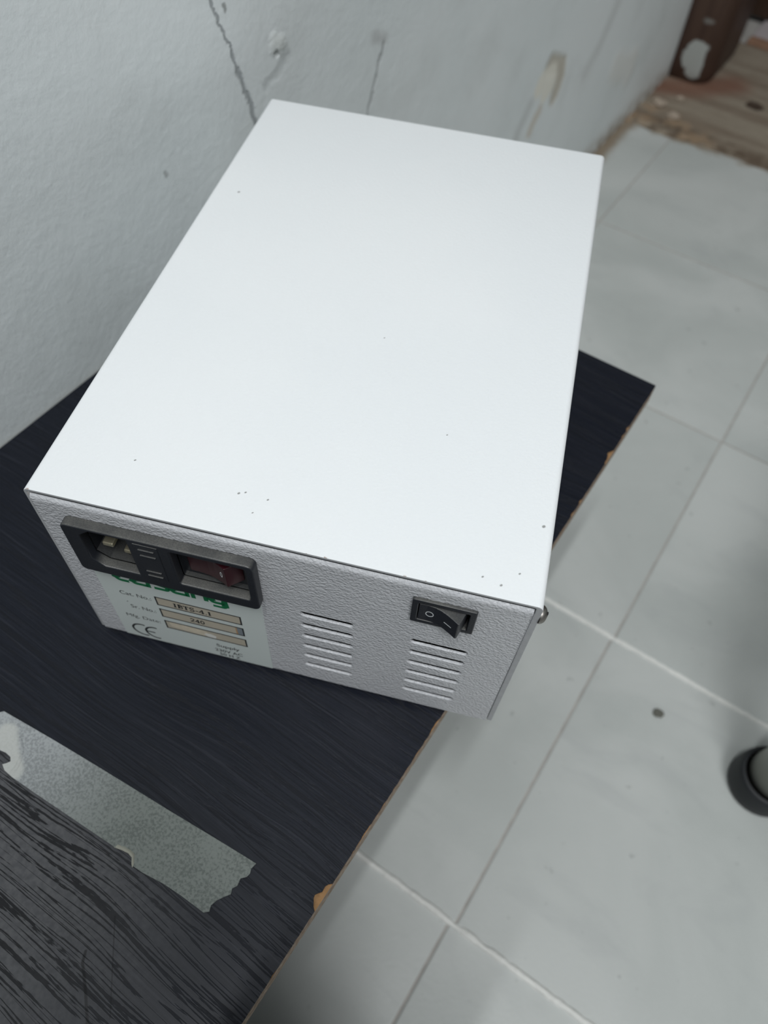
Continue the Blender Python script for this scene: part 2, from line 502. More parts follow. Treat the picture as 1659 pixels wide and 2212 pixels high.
def m_threshold():
    t = NT('worn_brown_threshold'); p = t.coords()
    s = t.noise(t.scale(p, (6, 42, 6), rot=(0, 0, 0.12)), 1.0, 4, 0.6)
    c = t.mix(t.rng(s, 0.35, 0.65), (0.205, 0.163, 0.122), (0.285, 0.245, 0.19))
    red = t.line(t.scale(p, (1, 1, 0)), [(-0.112, 1.14, 0), (-0.07, 1.165, 0), (-0.03, 1.21, 0)], 0.006, 0.045)
    c = t.mix(t.math('MULTIPLY', red, 0.75), c, (0.19, 0.085, 0.055))
    fr = t.line(t.scale(p, (1, 1, 0)), [(-0.2, 1.03, 0), (0.6, 1.03, 0)], 0.004, 0.035)
    c = t.mix(t.math('MULTIPLY', t.math('MULTIPLY', fr, t.rng(t.noise(p, 55, 3), 0.35, 0.6)), 0.8), c, (0.085, 0.058, 0.038))
    tan = t.math('MULTIPLY', t.line(t.scale(p, (1, 1, 0)), [(-0.118, 1.02, 0), (-0.10, 1.06, 0), (-0.02, 1.035, 0)], 0.006, 0.04), t.rng(t.noise(p, 45, 3), 0.4, 0.62))
    c = t.mix(t.math('MULTIPLY', tan, 0.7), c, (0.33, 0.235, 0.15))
    return t.out(c, 0.85, t.bump(t.noise(p, 70, 4), 0.002), 0.25)

def m_wood():
    t = NT('dark_brown_door_wood'); p = t.coords()
    s = t.noise(t.scale(p, (60, 60, 4)), 1.0, 4, 0.6)
    c = t.mix(t.rng(s, 0.3, 0.7), (0.028, 0.015, 0.010), (0.062, 0.033, 0.020))
    return t.out(c, 0.45, t.bump(s, 0.0006), 0.4)

def m_jamb():
    t = NT('dark_brown_jamb_paint'); p = t.coords()
    s = t.noise(t.scale(p, (60, 60, 5)), 1.0, 4, 0.6)
    c = t.mix(t.rng(s, 0.3, 0.7), (0.040, 0.021, 0.015), (0.075, 0.044, 0.031))
    jit = t.vm('MULTIPLY', t.vm('SUBTRACT', t.noisec(p, 45, 3), (0.5, 0.5, 0.5)).outputs[0], (0.018, 0.0, 0.018)).outputs[0]
    q = t.vm('ADD', p, jit).outputs[0]
    pt = t.math('MAXIMUM', t.line(q, [(-0.093, 1.172, 0.036), (-0.087, 1.172, 0.046)], 0.012, 0.015), t.line(q, [(-0.083, 1.172, 0.018), (-0.082, 1.172, 0.042)], 0.008, 0.011))
    pt2 = t.line(q, [(-0.089, 1.175, 0.088), (-0.083, 1.175, 0.086)], 0.002, 0.008)
    c = t.mix(t.math('MAXIMUM', pt, t.math('MULTIPLY', pt2, 0.8)), c, (0.40, 0.42, 0.40))
    return t.out(c, 0.5, t.bump(s, 0.0008), 0.35)

M = dict(
    cover=m_cover(), panel=m_panel(),
    plastic=m_black_plastic('black_plastic', dust=0.30), rocker=m_black_plastic('black_rocker_plastic', (0.016, 0.018, 0.024), dust=0.22),
    well=m_black_plastic('dusty_black_recess', (0.013, 0.015, 0.019), dust=0.15),
    red=simple('dark_red_rocker', (0.038, 0.006, 0.010), 0.28, spec=0.5),
    brass=simple('brass_pin', (0.52, 0.48, 0.35), 0.32, 0.75),
    mark=simple('white_print', (0.62, 0.65, 0.66), 0.6),
    label=simple('pale_green_label', (0.60, 0.655, 0.635), 0.45, nscale=30, var=0.03),
    ink=simple('black_ink', (0.018, 0.02, 0.022), 0.6), green=simple('green_ink', (0.004, 0.155, 0.055), 0.5),
    paper=simple('yellowed_paper', (0.44, 0.40, 0.32), 0.8, nscale=150, var=0.08),
    peel=simple('peeled_paper', (0.58, 0.52, 0.41), 0.9, nscale=400, var=0.22), whitepeel=simple('white_paper_scrap', (0.66, 0.66, 0.62), 0.9),
    grey=simple('grey_print', (0.20, 0.23, 0.25), 0.5), rustpaper=simple('rusty_paper_edge', (0.40, 0.25, 0.13), 0.8),
    dark=simple('dark_inside', (0.02, 0.02, 0.02), 0.8), steel=simple('dull_steel_screw', (0.30, 0.285, 0.265), 0.42, 1.0, nscale=700, var=0.35),
    chassis=simple('grey_steel_chassis', (0.5, 0.52, 0.53), 0.5), rubber=simple('black_rubber', (0.012, 0.014, 0.016), 0.6),
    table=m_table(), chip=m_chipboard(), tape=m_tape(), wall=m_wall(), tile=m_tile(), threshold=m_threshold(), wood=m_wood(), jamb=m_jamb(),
    grout=simple('grey_grout', (0.40, 0.385, 0.36), 0.9, nscale=90, var=0.3), bead=simple('pale_cement_bead', (0.74, 0.745, 0.71), 0.85, nscale=260, nbump=0.0012, var=0.1),
    tubepaint=simple('grey_enamel_tube', (0.40, 0.41, 0.37), 0.4), crumb=simple('pale_plaster_crumb', (0.38, 0.315, 0.25), 0.95, nscale=120, nbump=0.003),
    browndirt=simple('brown_dirt_lump', (0.055, 0.035, 0.024), 0.95), dirt=simple('dark_dirt_crumb', (0.13, 0.13, 0.11), 0.95), sill=simple('pale_sill', (0.44, 0.40, 0.40), 0.7), rawwood=simple('worn_orange_wood', (0.28, 0.16, 0.10), 0.8, nscale=40, var=0.3),
)

# ------------------------------------------------------------------ the setting
random.seed(7)
WX = -0.1165                                 # face of the left wall
bm = bmesh.new()
box(bm, -0.6, 2.4, -1.6, 1.03, -0.05, -0.0012)
box(bm, -0.6, 2.4, 1.03, 1.9, -0.05, -0.004)
floor = tag(obj('floor', bm, M['grout']), kind='structure')
# marble tiles, one object each
ROWS = [-0.477, -0.225, 0.027, 0.276, 0.530, 0.782, 1.022]
COLS = [-0.302, -0.050, 0.197, 0.449, 0.701, 0.953]
SHIFT = {-0.225: -0.004, 0.027: 0.000, 0.276: 0.0015, 0.530: 0.002, 0.782: 0.002}
tile_me = {}
for r in range(len(ROWS) - 1):
    for c in range(len(COLS) - 1):
        dx = SHIFT.get(ROWS[r], 0.0)
        x0, x1 = COLS[c] + dx + 0.0008, COLS[c + 1] + dx - 0.0008
        if x0 < -0.2: x0 = -0.118
        y0, y1 = ROWS[r] + 0.0011, ROWS[r + 1] - 0.0011
        bm = bmesh.new()
        box(bm, (x0 - x1) / 2, (x1 - x0) / 2, (y0 - y1) / 2, (y1 - y0) / 2, -0.010, 0.0, 0.0012, 2)
        o = obj('tile', bm, M['tile'], floor)
        o.location = ((x0 + x1) / 2, (y0 + y1) / 2, random.uniform(-0.0006, 0))
# rounded cement beads standing proud of the cross joints
for yy, w, hgt in ((0.027, 0.0028, 0.0022), (0.276, 0.0026, 0.0018)):
    bm = bmesh.new()
    n = 260
    rows = []
    for i in range(n + 1):
        x = -0.11 + 1.06 * i / n
        k = 1 + 0.08 * math.sin(x * 310) + random.uniform(-0.14, 0.14)
        jy = random.uniform(-0.0003, 0.0003)
        gap = 0.15 if abs(x - (COLS[2] + SHIFT.get(yy, 0))) < 0.004 else 1.0
        rows.append([bm.verts.new((x, yy + jy + w * s * k, -0.003 + (hgt * k * gap + 0.003) * math.sqrt(max(0, 1 - s * s)))) for s in (-1, -0.7, -0.3, 0.1, 0.5, 0.8, 1)])
    for A, B in zip(rows, rows[1:]):
        for j in range(6):
            bm.faces.new((A[j], A[j + 1], B[j + 1], B[j]))
    obj('cement_bead', bm, M['bead'], floor, True)

# left wall, slightly uneven plaster
bm = bmesh.new()
NY, NZ = 150, 70
g = []
Y0, Y1, Z1 = -1.5, 1.182, 2.6
zs = [0.0 + 0.6 * k / 60 for k in range(61)] + [0.6 + 2.0 * k / 9 for k in range(1, 10)]
for i in range(NY + 1):
    y = Y0 + (Y1 - Y0) * i / NY
    g.append([bm.verts.new((WX - 0.0012 * (1 + math.sin(y * 9 + z * 5) * math.sin(z * 11 - y * 4)) / 2 , y, z)) for z in zs])
for i in range(NY):
    for j in range(len(zs) - 1):
        bm.faces.new((g[i][j], g[i + 1][j], g[i + 1][j + 1], g[i][j + 1]))
ring = []
for z in zs: ring.append(bm.verts.new((WX - 0.12, Y1, z)))
for j in range(len(zs) - 1):
    bm.faces.new((g[NY][j], ring[j], ring[j + 1], g[NY][j + 1]))
wall = tag(obj('wall_left', bm, M['wall'], None, True), kind='structure')
# pale plaster bead along the wall's end
bm = bmesh.new()
prev = None
for k in range(61):
    z = 0.055 + 2.5 * k / 60
    w = (0.0060 + random.uniform(-0.0018, 0.0015)) * min(1.0, 0.25 + (z - 0.05) * 9)
    q = [bm.verts.new((WX + 0.0065 * math.sin(a) + 0.0003, Y1 - 0.005 + w * math.cos(a), z)) for a in (0, 0.8, 1.57, 2.3, 3.14)]
    if prev:
        for j in range(4):
            bm.faces.new((prev[j], prev[j + 1], q[j + 1], q[j]))
    prev = q
obj('plaster_bead', bm, simple('white_plaster_bead', (0.80, 0.81, 0.79), 0.7), wall, True)

# brown threshold beyond the tiles
bm = bmesh.new()
NX, NYY = 60, 24
gg = [[bm.verts.new((-0.118 + 1.1 * i / NX, 1.021 + 0.33 * j / NYY + (random.uniform(-0.006, 0.004) if j == 0 else 0), 0.0006 + 0.0012 * random.random() * (0 if j == 0 else 1))) for j in range(NYY + 1)] for i in range(NX + 1)]
for i in range(NX):
    for j in range(NYY):
        bm.faces.new((gg[i][j], gg[i + 1][j], gg[i + 1][j + 1], gg[i][j + 1]))
for i in range(NX):
    a = bm.verts.new((gg[i][0].co.x, gg[i][0].co.y, -0.004)); b = bm.verts.new((gg[i + 1][0].co.x, gg[i + 1][0].co.y, -0.004))
    bm.faces.new((a, b, gg[i + 1][0], gg[i][0]))
obj('threshold', bm, M['threshold'], floor, True)
bm = bmesh.new(); box(bm, -0.056, 0.9, 1.352, 1.376, -0.004, 0.006, 0.002); obj('sill_strip', bm, M['rawwood'], floor)
bm = bmesh.new(); box(bm, -0.056, 0.9, 1.378, 1.62, -0.004, 0.004, 0.001); obj('sill_slab', bm, M['sill'], floor)

# door frame and door
bm = bmesh.new()
prof = rrect(-0.235, -0.056, 1.170, 1.316, 0.026, 6)
lo = []
for zz, sc in ((0.0, 0.94), (0.008, 0.985), (0.02, 1.0), (2.1, 1.0)):
    lo.append([bm.verts.new((-0.1455 + (x + 0.1455) * sc, 1.246 + (y - 1.246) * sc, zz)) for x, y in prof])
for A, B in zip(lo, lo[1:]):
    for j in range(len(A)):
        bm.faces.new((A[j], A[(j + 1) % len(A)], B[(j + 1) % len(A)], B[j]))
bm.faces.new(lo[-1])
trim = tag(obj('trim_1', bm, M['jamb'], None, True), kind='structure')
bm = bmesh.new()
box(bm, -0.23, 0.85, 1.445, 1.485, 0.006, 2.05, 0.002)
door = tag(obj('door_1', bm, M['wood']), kind='structure')
bm = bmesh.new()
box(bm, -0.13, 0.0, 1.440, 1.4455, 0.14, 0.9, 0.002); obj('door_panel', bm, M['wood'], door)
bm = bmesh.new()
box(bm, 0.12, 0.75, 1.440, 1.4455, 0.14, 0.9, 0.002); obj('door_panel', bm, M['wood'], door)
bm = bmesh.new()
box(bm, 0.85, 2.4, 1.30, 1.45, 0.0, 2.6); box(bm, -0.6, -0.236, 1.19, 1.34, 0.0, 2.6)
tag(obj('wall_back', bm, simple('back_wall_paint', (0.6, 0.63, 0.62), 0.6)), kind='structure')

def crumb(name, x, y, r, mat, label, z=0.0, cat='crumb', flat=0.6):
    bm = bmesh.new()
    bmesh.ops.create_icosphere(bm, subdivisions=2, radius=r)
    rr = random.Random(int(x * 1000) + int(y * 977))
    for v in bm.verts:
        k = 1 + rr.uniform(-0.28, 0.28)
        v.co = Vector((v.co.x * k * 1.25, v.co.y * k, max(v.co.z * k * flat, -r * flat * 0.6)))
    zmin = min(v.co.z for v in bm.verts)
    for v in bm.verts: v.co.z -= zmin
    o = obj(name, bm, mat)
    o.location = (x, y, z)
    return tag(o, label, cat)
crumb('plaster_crumb', -0.096, 1.085, 0.0085, M['crumb'], 'pale plaster crumb on the brown floor close against the wall, before the door frame', z=0.001)
crumb('plaster_crumb', -0.066, 1.065, 0.0075, M['crumb'], 'pale plaster crumb on the brown floor nearest the grey tiles', z=0.001)
crumb('plaster_crumb', -0.0755, 1.118, 0.0055, M['crumb'], 'smallest pale plaster crumb, on the brown floor just in front of the dark door frame', z=0.001)
crumb('dirt_crumb', 0.252, 0.2373, 0.0034, M['dirt'], 'small dark crumb of dirt lying alone in the middle of a grey floor tile', flat=0.5)
crumb('dirt_crumb', 0.019, 1.168, 0.010, M['browndirt'], 'dark brown dirt lump on the brown floor to the right of the door frame', z=0.001, flat=0.4)

# ------------------------------------------------------------------ black table
TX0, TX1, TY0, TY1 = -0.1155, 0.1412, -0.62, 0.2835
table = tag(empty('bench_table', (0.013, -0.17, 0)), 'low black wood-grain table with a chipped brown right edge, pushed against the wall', 'table')
def loc(o, par):
    o.matrix_parent_inverse = Matrix.Translation(-par.location)
    return o
rt = random.Random(3)
NOTCH = [(-0.0325, 0.0040, 0.0030), (-0.0282, 0.0020, 0.0024), (0.2445, 0.0016, 0.002), (0.238, 0.0012, 0.002), (0.222, 0.0022, 0.0035), (0.2165, 0.0015, 0.002), (0.1855, 0.0013, 0.002), (0.176, 0.0012, 0.0022),
         (0.046, 0.0013, 0.004), (0.033, 0.0008, 0.003), (0.008, 0.0007, 0.002), (-0.004, 0.0010, 0.004), (-0.060, 0.0008, 0.002), (-0.080, 0.0009, 0.003)]
edge = []
y = TY0
while y < TY1 - 0.001:
    d = 0.0002 + abs(rt.gauss(0, 0.00007))
    for c0, dep, wd in NOTCH:
        if abs(y - c0) < wd: d = max(d, dep * (0.65 if dep < 0.0019 else 1) * (1 - 0.6 * (abs(y - c0) / wd) ** 2) * rt.uniform(0.7, 1.05))
    edge.append((TX1 - d, y)); y += 0.0011 if y > -0.14 else 0.01
pts = [(TX0, TY0)] + edge + [(TX1 - 0.0003, TY1), (TX0, TY1)]
me = curve_mesh([pts], 0.0009)
for v in me.vertices: v.co.z += T - 0.00045
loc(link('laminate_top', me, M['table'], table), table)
bm = bmesh.new(); box(bm, TX0 + 0.0004, TX1 - 0.0002, TY0, TY1 - 0.0004, T - 0.0125, T - 0.0009)
core = loc(obj('core_board', bm, [M['chip'], simple('fresh_broken_chipboard', (0.30, 0.17, 0.075), 0.9, nscale=500, nbump=0.0005, var=0.3)], table), table)
for p in core.data.polygons: p.material_index = 1 if p.normal.z > 0.5 else 0
bm = bmesh.new(); box(bm, TX0 + 0.0004, TX1 - 0.001, TY0, TY1 - 0.001, T - 0.0133, T - 0.0125)
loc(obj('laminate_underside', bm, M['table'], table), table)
for yy in (-0.55, 0.21):
    bm = bmesh.new(); box(bm, TX0 + 0.01, 0.098, yy, yy + 0.018, 0, T - 0.0133)
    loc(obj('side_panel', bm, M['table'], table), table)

# masking tape stuck on the table
def tape():
    up = [(-0.0067, -0.0493), (0.005, -0.0478), (0.018, -0.0462), (0.035, -0.0443), (0.055, -0.0422), (0.075, -0.0402), (0.095, -0.0380), (0.1085, -0.0366), (0.1137, -0.0361)]
    end = [(0.1133, -0.0385), (0.1140, -0.0400), (0.1137, -0.0416), (0.1122, -0.0432), (0.1128, -0.0458), (0.1118, -0.0475), (0.1127, -0.0492), (0.1112, -0.0513), (0.1098, -0.0537), (0.1092, -0.0560), (0.1100, -0.0578), (0.1085, -0.0592)]
    lo = [(0.098, -0.0596), (0.090, -0.0603), (0.0815, -0.0618), (0.0765, -0.0622), (0.0745, -0.0600), (0.0715, -0.0600), (0.067, -0.0612), (0.055, -0.0622), (0.040, -0.0634), (0.028, -0.0644), (0.0165, -0.0652)]
    left = [(0.0120, -0.0651), (0.0095, -0.0640), (0.0105, -0.0628), (0.0112, -0.0614), (0.0098, -0.0603), (0.0070, -0.0602), (0.0045, -0.0608), (-0.004, -0.0580), (-0.0098, -0.0545), (-0.0088, -0.0520)]
    pts = up + end + lo + left
    me = curve_mesh([pts], 0.00022)
    bm = bmesh.new(); bm.from_mesh(me)
    bpy.data.meshes.remove(me)
    for v in bm.verts:
        v.co.z += T + 0.00025
    o = obj('masking_tape', bm, M['tape'])
    tag(o, 'torn strip of grey mottled masking tape stuck on the black table', 'tape')
    # folded-over lip on its lower side
    bm = bmesh.new()
    path = [(0.0668, -0.0611), (0.0700, -0.0602), (0.0728, -0.0597), (0.0748, -0.0600), (0.0762, -0.0616), (0.0772, -0.0624)]
    prev = None
    for k, (x, yy) in enumerate(path):
        h = 0.0010 * math.sin(math.pi * k / (len(path) - 1))
        q = [bm.verts.new((x, yy + dy, T + 0.0003 + h * hz)) for dy, hz in ((0.0011, 0.1), (0.0006, 0.8), (0.0, 1.0), (-0.0003, 0.5))]
        if prev:
            for j in range(3): bm.faces.new((prev[j], prev[j + 1], q[j + 1], q[j]))
        prev = q
    obj('folded_lip', bm, simple('tape_lip', (0.30, 0.30, 0.25), 0.7), o, True)
    # raised wrinkle next to the torn hole
    bm = bmesh.new()
    path = [(0.0075, -0.0530), (0.0110, -0.0550), (0.0135, -0.0580), (0.0150, -0.0615), (0.0152, -0.0640)]
    prev = None
    for k, (x, yy) in enumerate(path):
        q = [bm.verts.new((x + d, yy, T + 0.00034 + 0.0005 * hz)) for d, hz in ((-0.0012, 0.0), (-0.0005, 0.8), (0.0002, 0.9), (0.0008, 0.0))]
        if prev:
            for j in range(3): bm.faces.new((prev[j], prev[j + 1], q[j + 1], q[j]))
        prev = q
    obj('wrinkle', bm, M['tape'], o, True)
tape()

# ------------------------------------------------------------------ the white instrument box
R_BOX = math.radians(20.4)
unit = tag(empty('instrument_box', (0, 0, T), R_BOX), 'white metal instrument box with power inlet, rocker switch and vents, askew on the black table', 'electronic device')
W, LEN = 170.0, 253.0
def cover_profile(t, r):
    x0, x1, zt = t, W - t * 1.65, -t
    r = max(r - t, 0.4)
    p = [(x0, -100.0)]
    p += [(x0 + r - r * math.cos(a), zt - r + r * math.sin(a)) for a in [math.pi / 2 * k / 6 for k in range(7)]]
    p += [(x1 - r + r * math.sin(a), zt - r + r * math.cos(a)) for a in [math.pi / 2 * k / 6 for k in range(7)]]
    p += [(x1, -100.0)]
    return p
bm = bmesh.new()
O, I = cover_profile(0, 2.0), cover_profile(1.2, 2.0)
V = {}
for key, P, in (('o', O), ('i', I)):
    for yy in (0.0, LEN):
        V[key, yy] = [bm.verts.new((x, yy, z)) for x, z in P]
n = len(O)
for j in range(n - 1):
    bm.faces.new((V['o', 0.0][j], V['o', 0.0][j + 1], V['o', LEN][j + 1], V['o', LEN][j]))
    bm.faces.new((V['i', 0.0][j + 1], V['i', 0.0][j], V['i', LEN][j], V['i', LEN][j + 1]))
    for yy in (0.0, LEN):
        bm.faces.new((V['o', yy][j], V['i', yy][j], V['i', yy][j + 1], V['o', yy][j + 1]))
for j in (0, n - 1):
    bm.faces.new((V['o', 0.0][j], V['o', LEN][j], V['i', LEN][j], V['i', 0.0][j]))
bmesh.ops.recalc_face_normals(bm, faces=bm.faces)
es = [e for e in bm.edges if all(abs(v.co.y) < 1e-6 or abs(v.co.y - LEN) < 1e-6 for v in e.verts) and abs(e.verts[0].co.y - e.verts[1].co.y) < 1e-6 and len(e.link_faces) == 2 and e.calc_face_angle(0) > 1.2 and abs(e.calc_length()) > 0]
es = [e for e in es if any(f.normal.y ** 2 > 0.5 for f in e.link_faces)]
bmesh.ops.bevel(bm, geom=es, offset=0.25, segments=2, profile=0.5, affect='EDGES')
cover = obj('cover', in_box(bm), M['cover'], unit, False)
for p in cover.data.polygons: p.use_smooth = len(p.vertices) == 4 and abs(p.normal.y) < 0.3
cover.data.materials.append(simple('cut_sheet_edge', (0.40, 0.41, 0.42), 0.6, nscale=400, var=0.15))
for p in cover.data.polygons:
    if p.normal.y < -0.7: p.material_index = 1
mod = cover.modifiers.new('edge_split', 'EDGE_SPLIT'); mod.split_angle = math.radians(40)

# front panel with two banks of vent slots and cut-outs
PY0, PY1 = -0.35, 0.85
def slot(x0, x1, zt, h=3.1): return rrect(x0, x1, zt - h, zt, h / 2 - 0.05, 6)
holes = [slot(131.9, 152.2, -41.2 - 8.8 * k) for k in range(6)] + [slot(91.5, 111.1, -40.6 - 8.83 * k) for k in range(6)]
holes += [rrect(15.5, 76.5, -36.5, -12.5, 0.5, 2), rrect(132.5, 149.5, -23.4, -11.4, 0.5, 2)]
me = curve_mesh([rrect(1.3, 167.7, -100.4, -4.8, 0.05, 1)] + holes, PY1 - PY0, 0.36, 3)
to_box(me, (PY0 + PY1) / 2)
bm = bmesh.new(); bm.from_mesh(me); bpy.data.meshes.remove(me)
prev = None
for k in range(9):
    a = math.radians(63) * k / 8
    pts = [(PY0 + 2.2 - 2.2 * math.cos(a), -5.0 + 2.2 * math.sin(a))]
    yy, zz = pts[0]
    q = [bm.verts.new(L3(x, yy, zz)) for x in (1.4, 167.6)]
    if prev: bm.faces.new((prev[0], prev[1], q[1], q[0]))
    prev = q
q = [bm.verts.new(L3(x, 1.0, -8.0)) for x in (1.4, 167.6)]
bm.faces.new((prev[0], prev[1], q[1], q[0]))
me = bpy.data.meshes.new('front_panel'); bm.to_mesh(me); bm.free()
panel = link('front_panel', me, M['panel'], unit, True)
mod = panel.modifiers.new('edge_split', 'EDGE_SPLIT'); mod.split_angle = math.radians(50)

# chassis: bottom plate, rear panel
bm = bmesh.new(); box(bm, 1.9, 167.6, 1.8, 252, -100.4, -99.4); box(bm, 1.9, 167.6, 250.5, 252, -99.4, -1.6)
obj('chassis', in_box(bm), M['chassis'], unit)
bm = bmesh.new(); box(bm, 3, 166, 22, 23, -99, -3)
obj('dark_backing', in_box(bm), M['dark'], unit)  # dark sheet behind the slots, standing in for the shaded inside
for fx, fy in ((157, 7.2), (13, 7.2), (157, 243), (13, 243)):
    bm = bmesh.new(); lathe(bm, (fx, fy, -104.85), (0, 0, 1), [(0, 0), (3.6, 0), (4.2, 0.5), (4.6, 4.45), (0, 4.45)], 20)
    obj('rubber_foot', in_box(bm), M['rubber'], unit, True)
# cover screw on the right side
bm = bmesh.new()
lathe(bm, (170.0, 2.4, -8.0), (1, 0, 0), [(3.1, 0), (3.1, 0.5), (2.85, 1.1), (2.3, 1.7), (1.5, 2.1), (0.6, 2.3), (0, 2.32)], 24)
scr = obj('cover_screw', in_box(bm), M['steel'], unit, True)
bm = bmesh.new(); box(bm, 172.05, 172.4, 2.05, 2.75, -9.8, -6.2)
obj('screw_slot', in_box(bm), M['dark'], scr)

# --- power inlet module: housing with socket, fuse drawer and red rocker
FY = -4.4
sock = [(17.6, -14.8), (21.8, -11.2), (34.6, -11.2), (34.6, -33.6), (21.8, -33.6), (17.6, -30.0)]
wellr = rrect(49.6, 75.4, -33.2, -12.2, 1.0, 4)
inlet = plate('power_inlet', [rrect(11.4, 78.4, -39.2, -9.8, 2.4, 6), sock, wellr], FY, -0.3, M['plastic'], unit, 0.7, True, 3)
mod = inlet.modifiers.new('edge_split', 'EDGE_SPLIT'); mod.split_angle = math.radians(50)
def cavity(name, loop, y0, y1, mat, parent):
    bm = bmesh.new()
    A = [bm.verts.new((x, y0, z)) for x, z in loop]; B = [bm.verts.new((x, y1, z)) for x, z in loop]
    k = len(loop)
    for j in range(k): bm.faces.new((A[j], A[(j + 1) % k], B[(j + 1) % k], B[j]))
    bm.faces.new(B)
    return obj(name, in_box(bm), mat, parent)
cavity('socket_recess', sock, -0.36, 10.0, M['well'], inlet)
cavity('switch_recess', wellr, -0.36, 1.4, M['well'], inlet)
for px, pz, tip in ((23.8, -23.4, -1.0), (28.9, -30.2, 1.5), (28.9, -16.4, 1.5)):
    bm = bmesh.new(); box(bm, px - 2.0, px + 2.0, tip, 10.0, pz - 1.0, pz + 1.0, 0.5, 2)
    obj('contact_pin', in_box(bm), M['brass'], inlet)
# fuse drawer
bm = bmesh.new()
box(bm, 37.0, 45.6, FY - 0.25, FY + 0.5, -33.0, -11.4, 0.2)
for z0, z1 in ((-14.4, -13.8), (-18.0, -17.4), (-28.2, -27.6), (-31.2, -30.6)):
    box(bm, 38.6, 44.2, FY - 0.75, FY, z0, z1, 0.15)
drawer = obj('fuse_drawer', in_box(bm), M['plastic'], inlet)
def rocker(name, prof, z0, z1, mat, parent):
    bm = bmesh.new()
    A = [bm.verts.new((x, yy, z0)) for x, yy in prof]; B = [bm.verts.new((x, yy, z1)) for x, yy in prof]
    k = len(prof)
    for j in range(k): bm.faces.new((A[j], A[(j + 1) % k], B[(j + 1) % k], B[j]))
    bm.faces.new(A[::-1]); bm.faces.new(B)
    bmesh.ops.recalc_face_normals(bm, faces=bm.faces)
    bmesh.ops.bevel(bm, geom=list(bm.edges), offset=0.22, segments=2, profile=0.6, affect='EDGES', clamp_overlap=True)
    o = obj(name, in_box(bm), mat, parent, False)
    return o
def surf_mark(name, strokes, fx, mat, parent, lift=0.06):
    """strokes drawn in (x, z) and laid on a rocker whose front is y = fx(x)"""
    me = strokes_mesh(strokes, 0.05)
    for v in me.vertices:
        x, z, d = v.co
        v.co = L3(x, fx(x) - lift + d, z)
    return link(name, me, mat, parent)
def interp(tab):
    def f(x):
        for (a, ya), (b, yb) in zip(tab, tab[1:]):
            if a <= x <= b: return ya + (yb - ya) * (x - a) / (b - a)
        return tab[-1][1] if x > tab[-1][0] else tab[0][1]
    return f
front = [(52.5, 0.2), (57, 0.0), (60, -0.35), (62.5, -1.0), (65, -2.0), (67.3, -3.1)]
rr = rocker('red_rocker', front + [(71.8, 1.0), (71.8, 3.0), (52.5, 3.0)], -29.4, -17.4, M['red'], inlet)
tag(rr, label='dark red rocker')
surf_mark('off_mark', [(arc(65.3, -23.2, 0.42, 1.5, 0, 360, 20), 0.22)], interp(front), M['mark'], inlet)

# --- single black rocker switch
sw = plate('rocker_switch', [rrect(130.5, 151.5, -25.0, -10.0, 0.7, 4), rrect(132.6, 149.3, -23.0, -12.0, 0.3, 2)], -1.6, -0.3, M['plastic'], unit, 0.3, True, 2)
mod = sw.modifiers.new('edge_split', 'EDGE_SPLIT'); mod.split_angle = math.radians(50)
cavity('switch_recess', rrect(132.6, 149.3, -23.0, -12.0, 0.3, 2), -0.34, 2.6, M['well'], sw)
front2 = [(132.9, -1.5), (135.5, -1.42), (138.0, -1.65), (140.0, -2.2), (142.0, -3.1), (144.2, -4.35), (146.0, -5.5)]
rocker('rocker', front2 + [(146.6, -5.4), (148.8, 1.2), (148.8, 2.4), (132.9, 2.4)], -22.6, -12.4, M['rocker'], sw)
surf_mark('off_mark', [(arc(136.6, -17.6, 1.25, 1.5, 0, 360, 24), 0.28)], interp(front2), M['mark'], sw)
surf_mark('on_mark', [([(141.6, -18.0), (142.4, -18.0), (143.2, -18.0), (144.2, -18.0)], 0.3)], interp(front2), M['mark'], sw)

# --- rating label
LY = PY0 - 0.22
lab = plate('rating_label', [rrect(11.6, 76.9, -100.3, -37.4, 0.3, 2)], LY, PY0 + 0.3, M['label'], unit)
tag(lab, label='pale rating label with green and black print')
def print_on(name, me, mat, parent, y):
    to_box(me, y)
    return link(name, me, mat, parent)
IY = LY - 0.03
# green logo lettering (upper half hidden behind the inlet)
gw = 1.75
b0, xh = -49.4, -42.6
def hook(x0, x1, z0, z1, r=1.2):
    return [(x0, z1)] + [(x0, z0 + r)] + arc(x0 + r, z0 + r, r, r, 180, 270, 5) + [(x1, z0)]
def loop_a(x0, x1):
    zm = (b0 + xh) / 2 + 0.2
    return [([(x0 + 0.4, xh), (x1 - 1.0, xh)] + arc(x1 - 1.0, xh - 1.0, 1.0, 1.0, 90, 0, 5) + [(x1, b0 - 0.85)], gw),
            ([(x1, zm), (x0 + 1.0, zm)] + arc(x0 + 1.0, zm - 1.0, 1.0, 1.0, 90, 180, 4) + [(x0, b0 + 1.2)] + arc(x0 + 1.2, b0 + 1.2, 1.2, 1.2, 180, 270, 4) + [(x1, b0)], gw)]
logo = [(hook(20.3, 25.0, b0, -38.5, 1.6), gw)]
logo += loop_a(26.8, 32.8)
zm = (b0 + xh) / 2
logo += [([(40.4, xh), (36.0, xh)] + arc(36.0, xh - 1.0, 0.8, 1.0, 90, 180, 4) + arc(36.0, zm + 0.9, 0.8, 0.9, 180, 270, 4) + [(39.4, zm)] + arc(39.4, zm - 0.9, 0.9, 0.9, 90, 0, 4) + arc(39.4, b0 + 0.9, 0.9, 0.9, 0, -90, 4) + [(35.0, b0)], gw)]
logo += loop_a(42.2, 48.0)
logo += [([(50.3, b0 - 0.85), (50.3, xh + 0.8)], gw), ([(50.3, xh), (54.2, xh)] + arc(54.2, xh - 1.0, 1.0, 1.0, 90, 0, 4) + [(55.2, b0 - 0.85)], gw)]
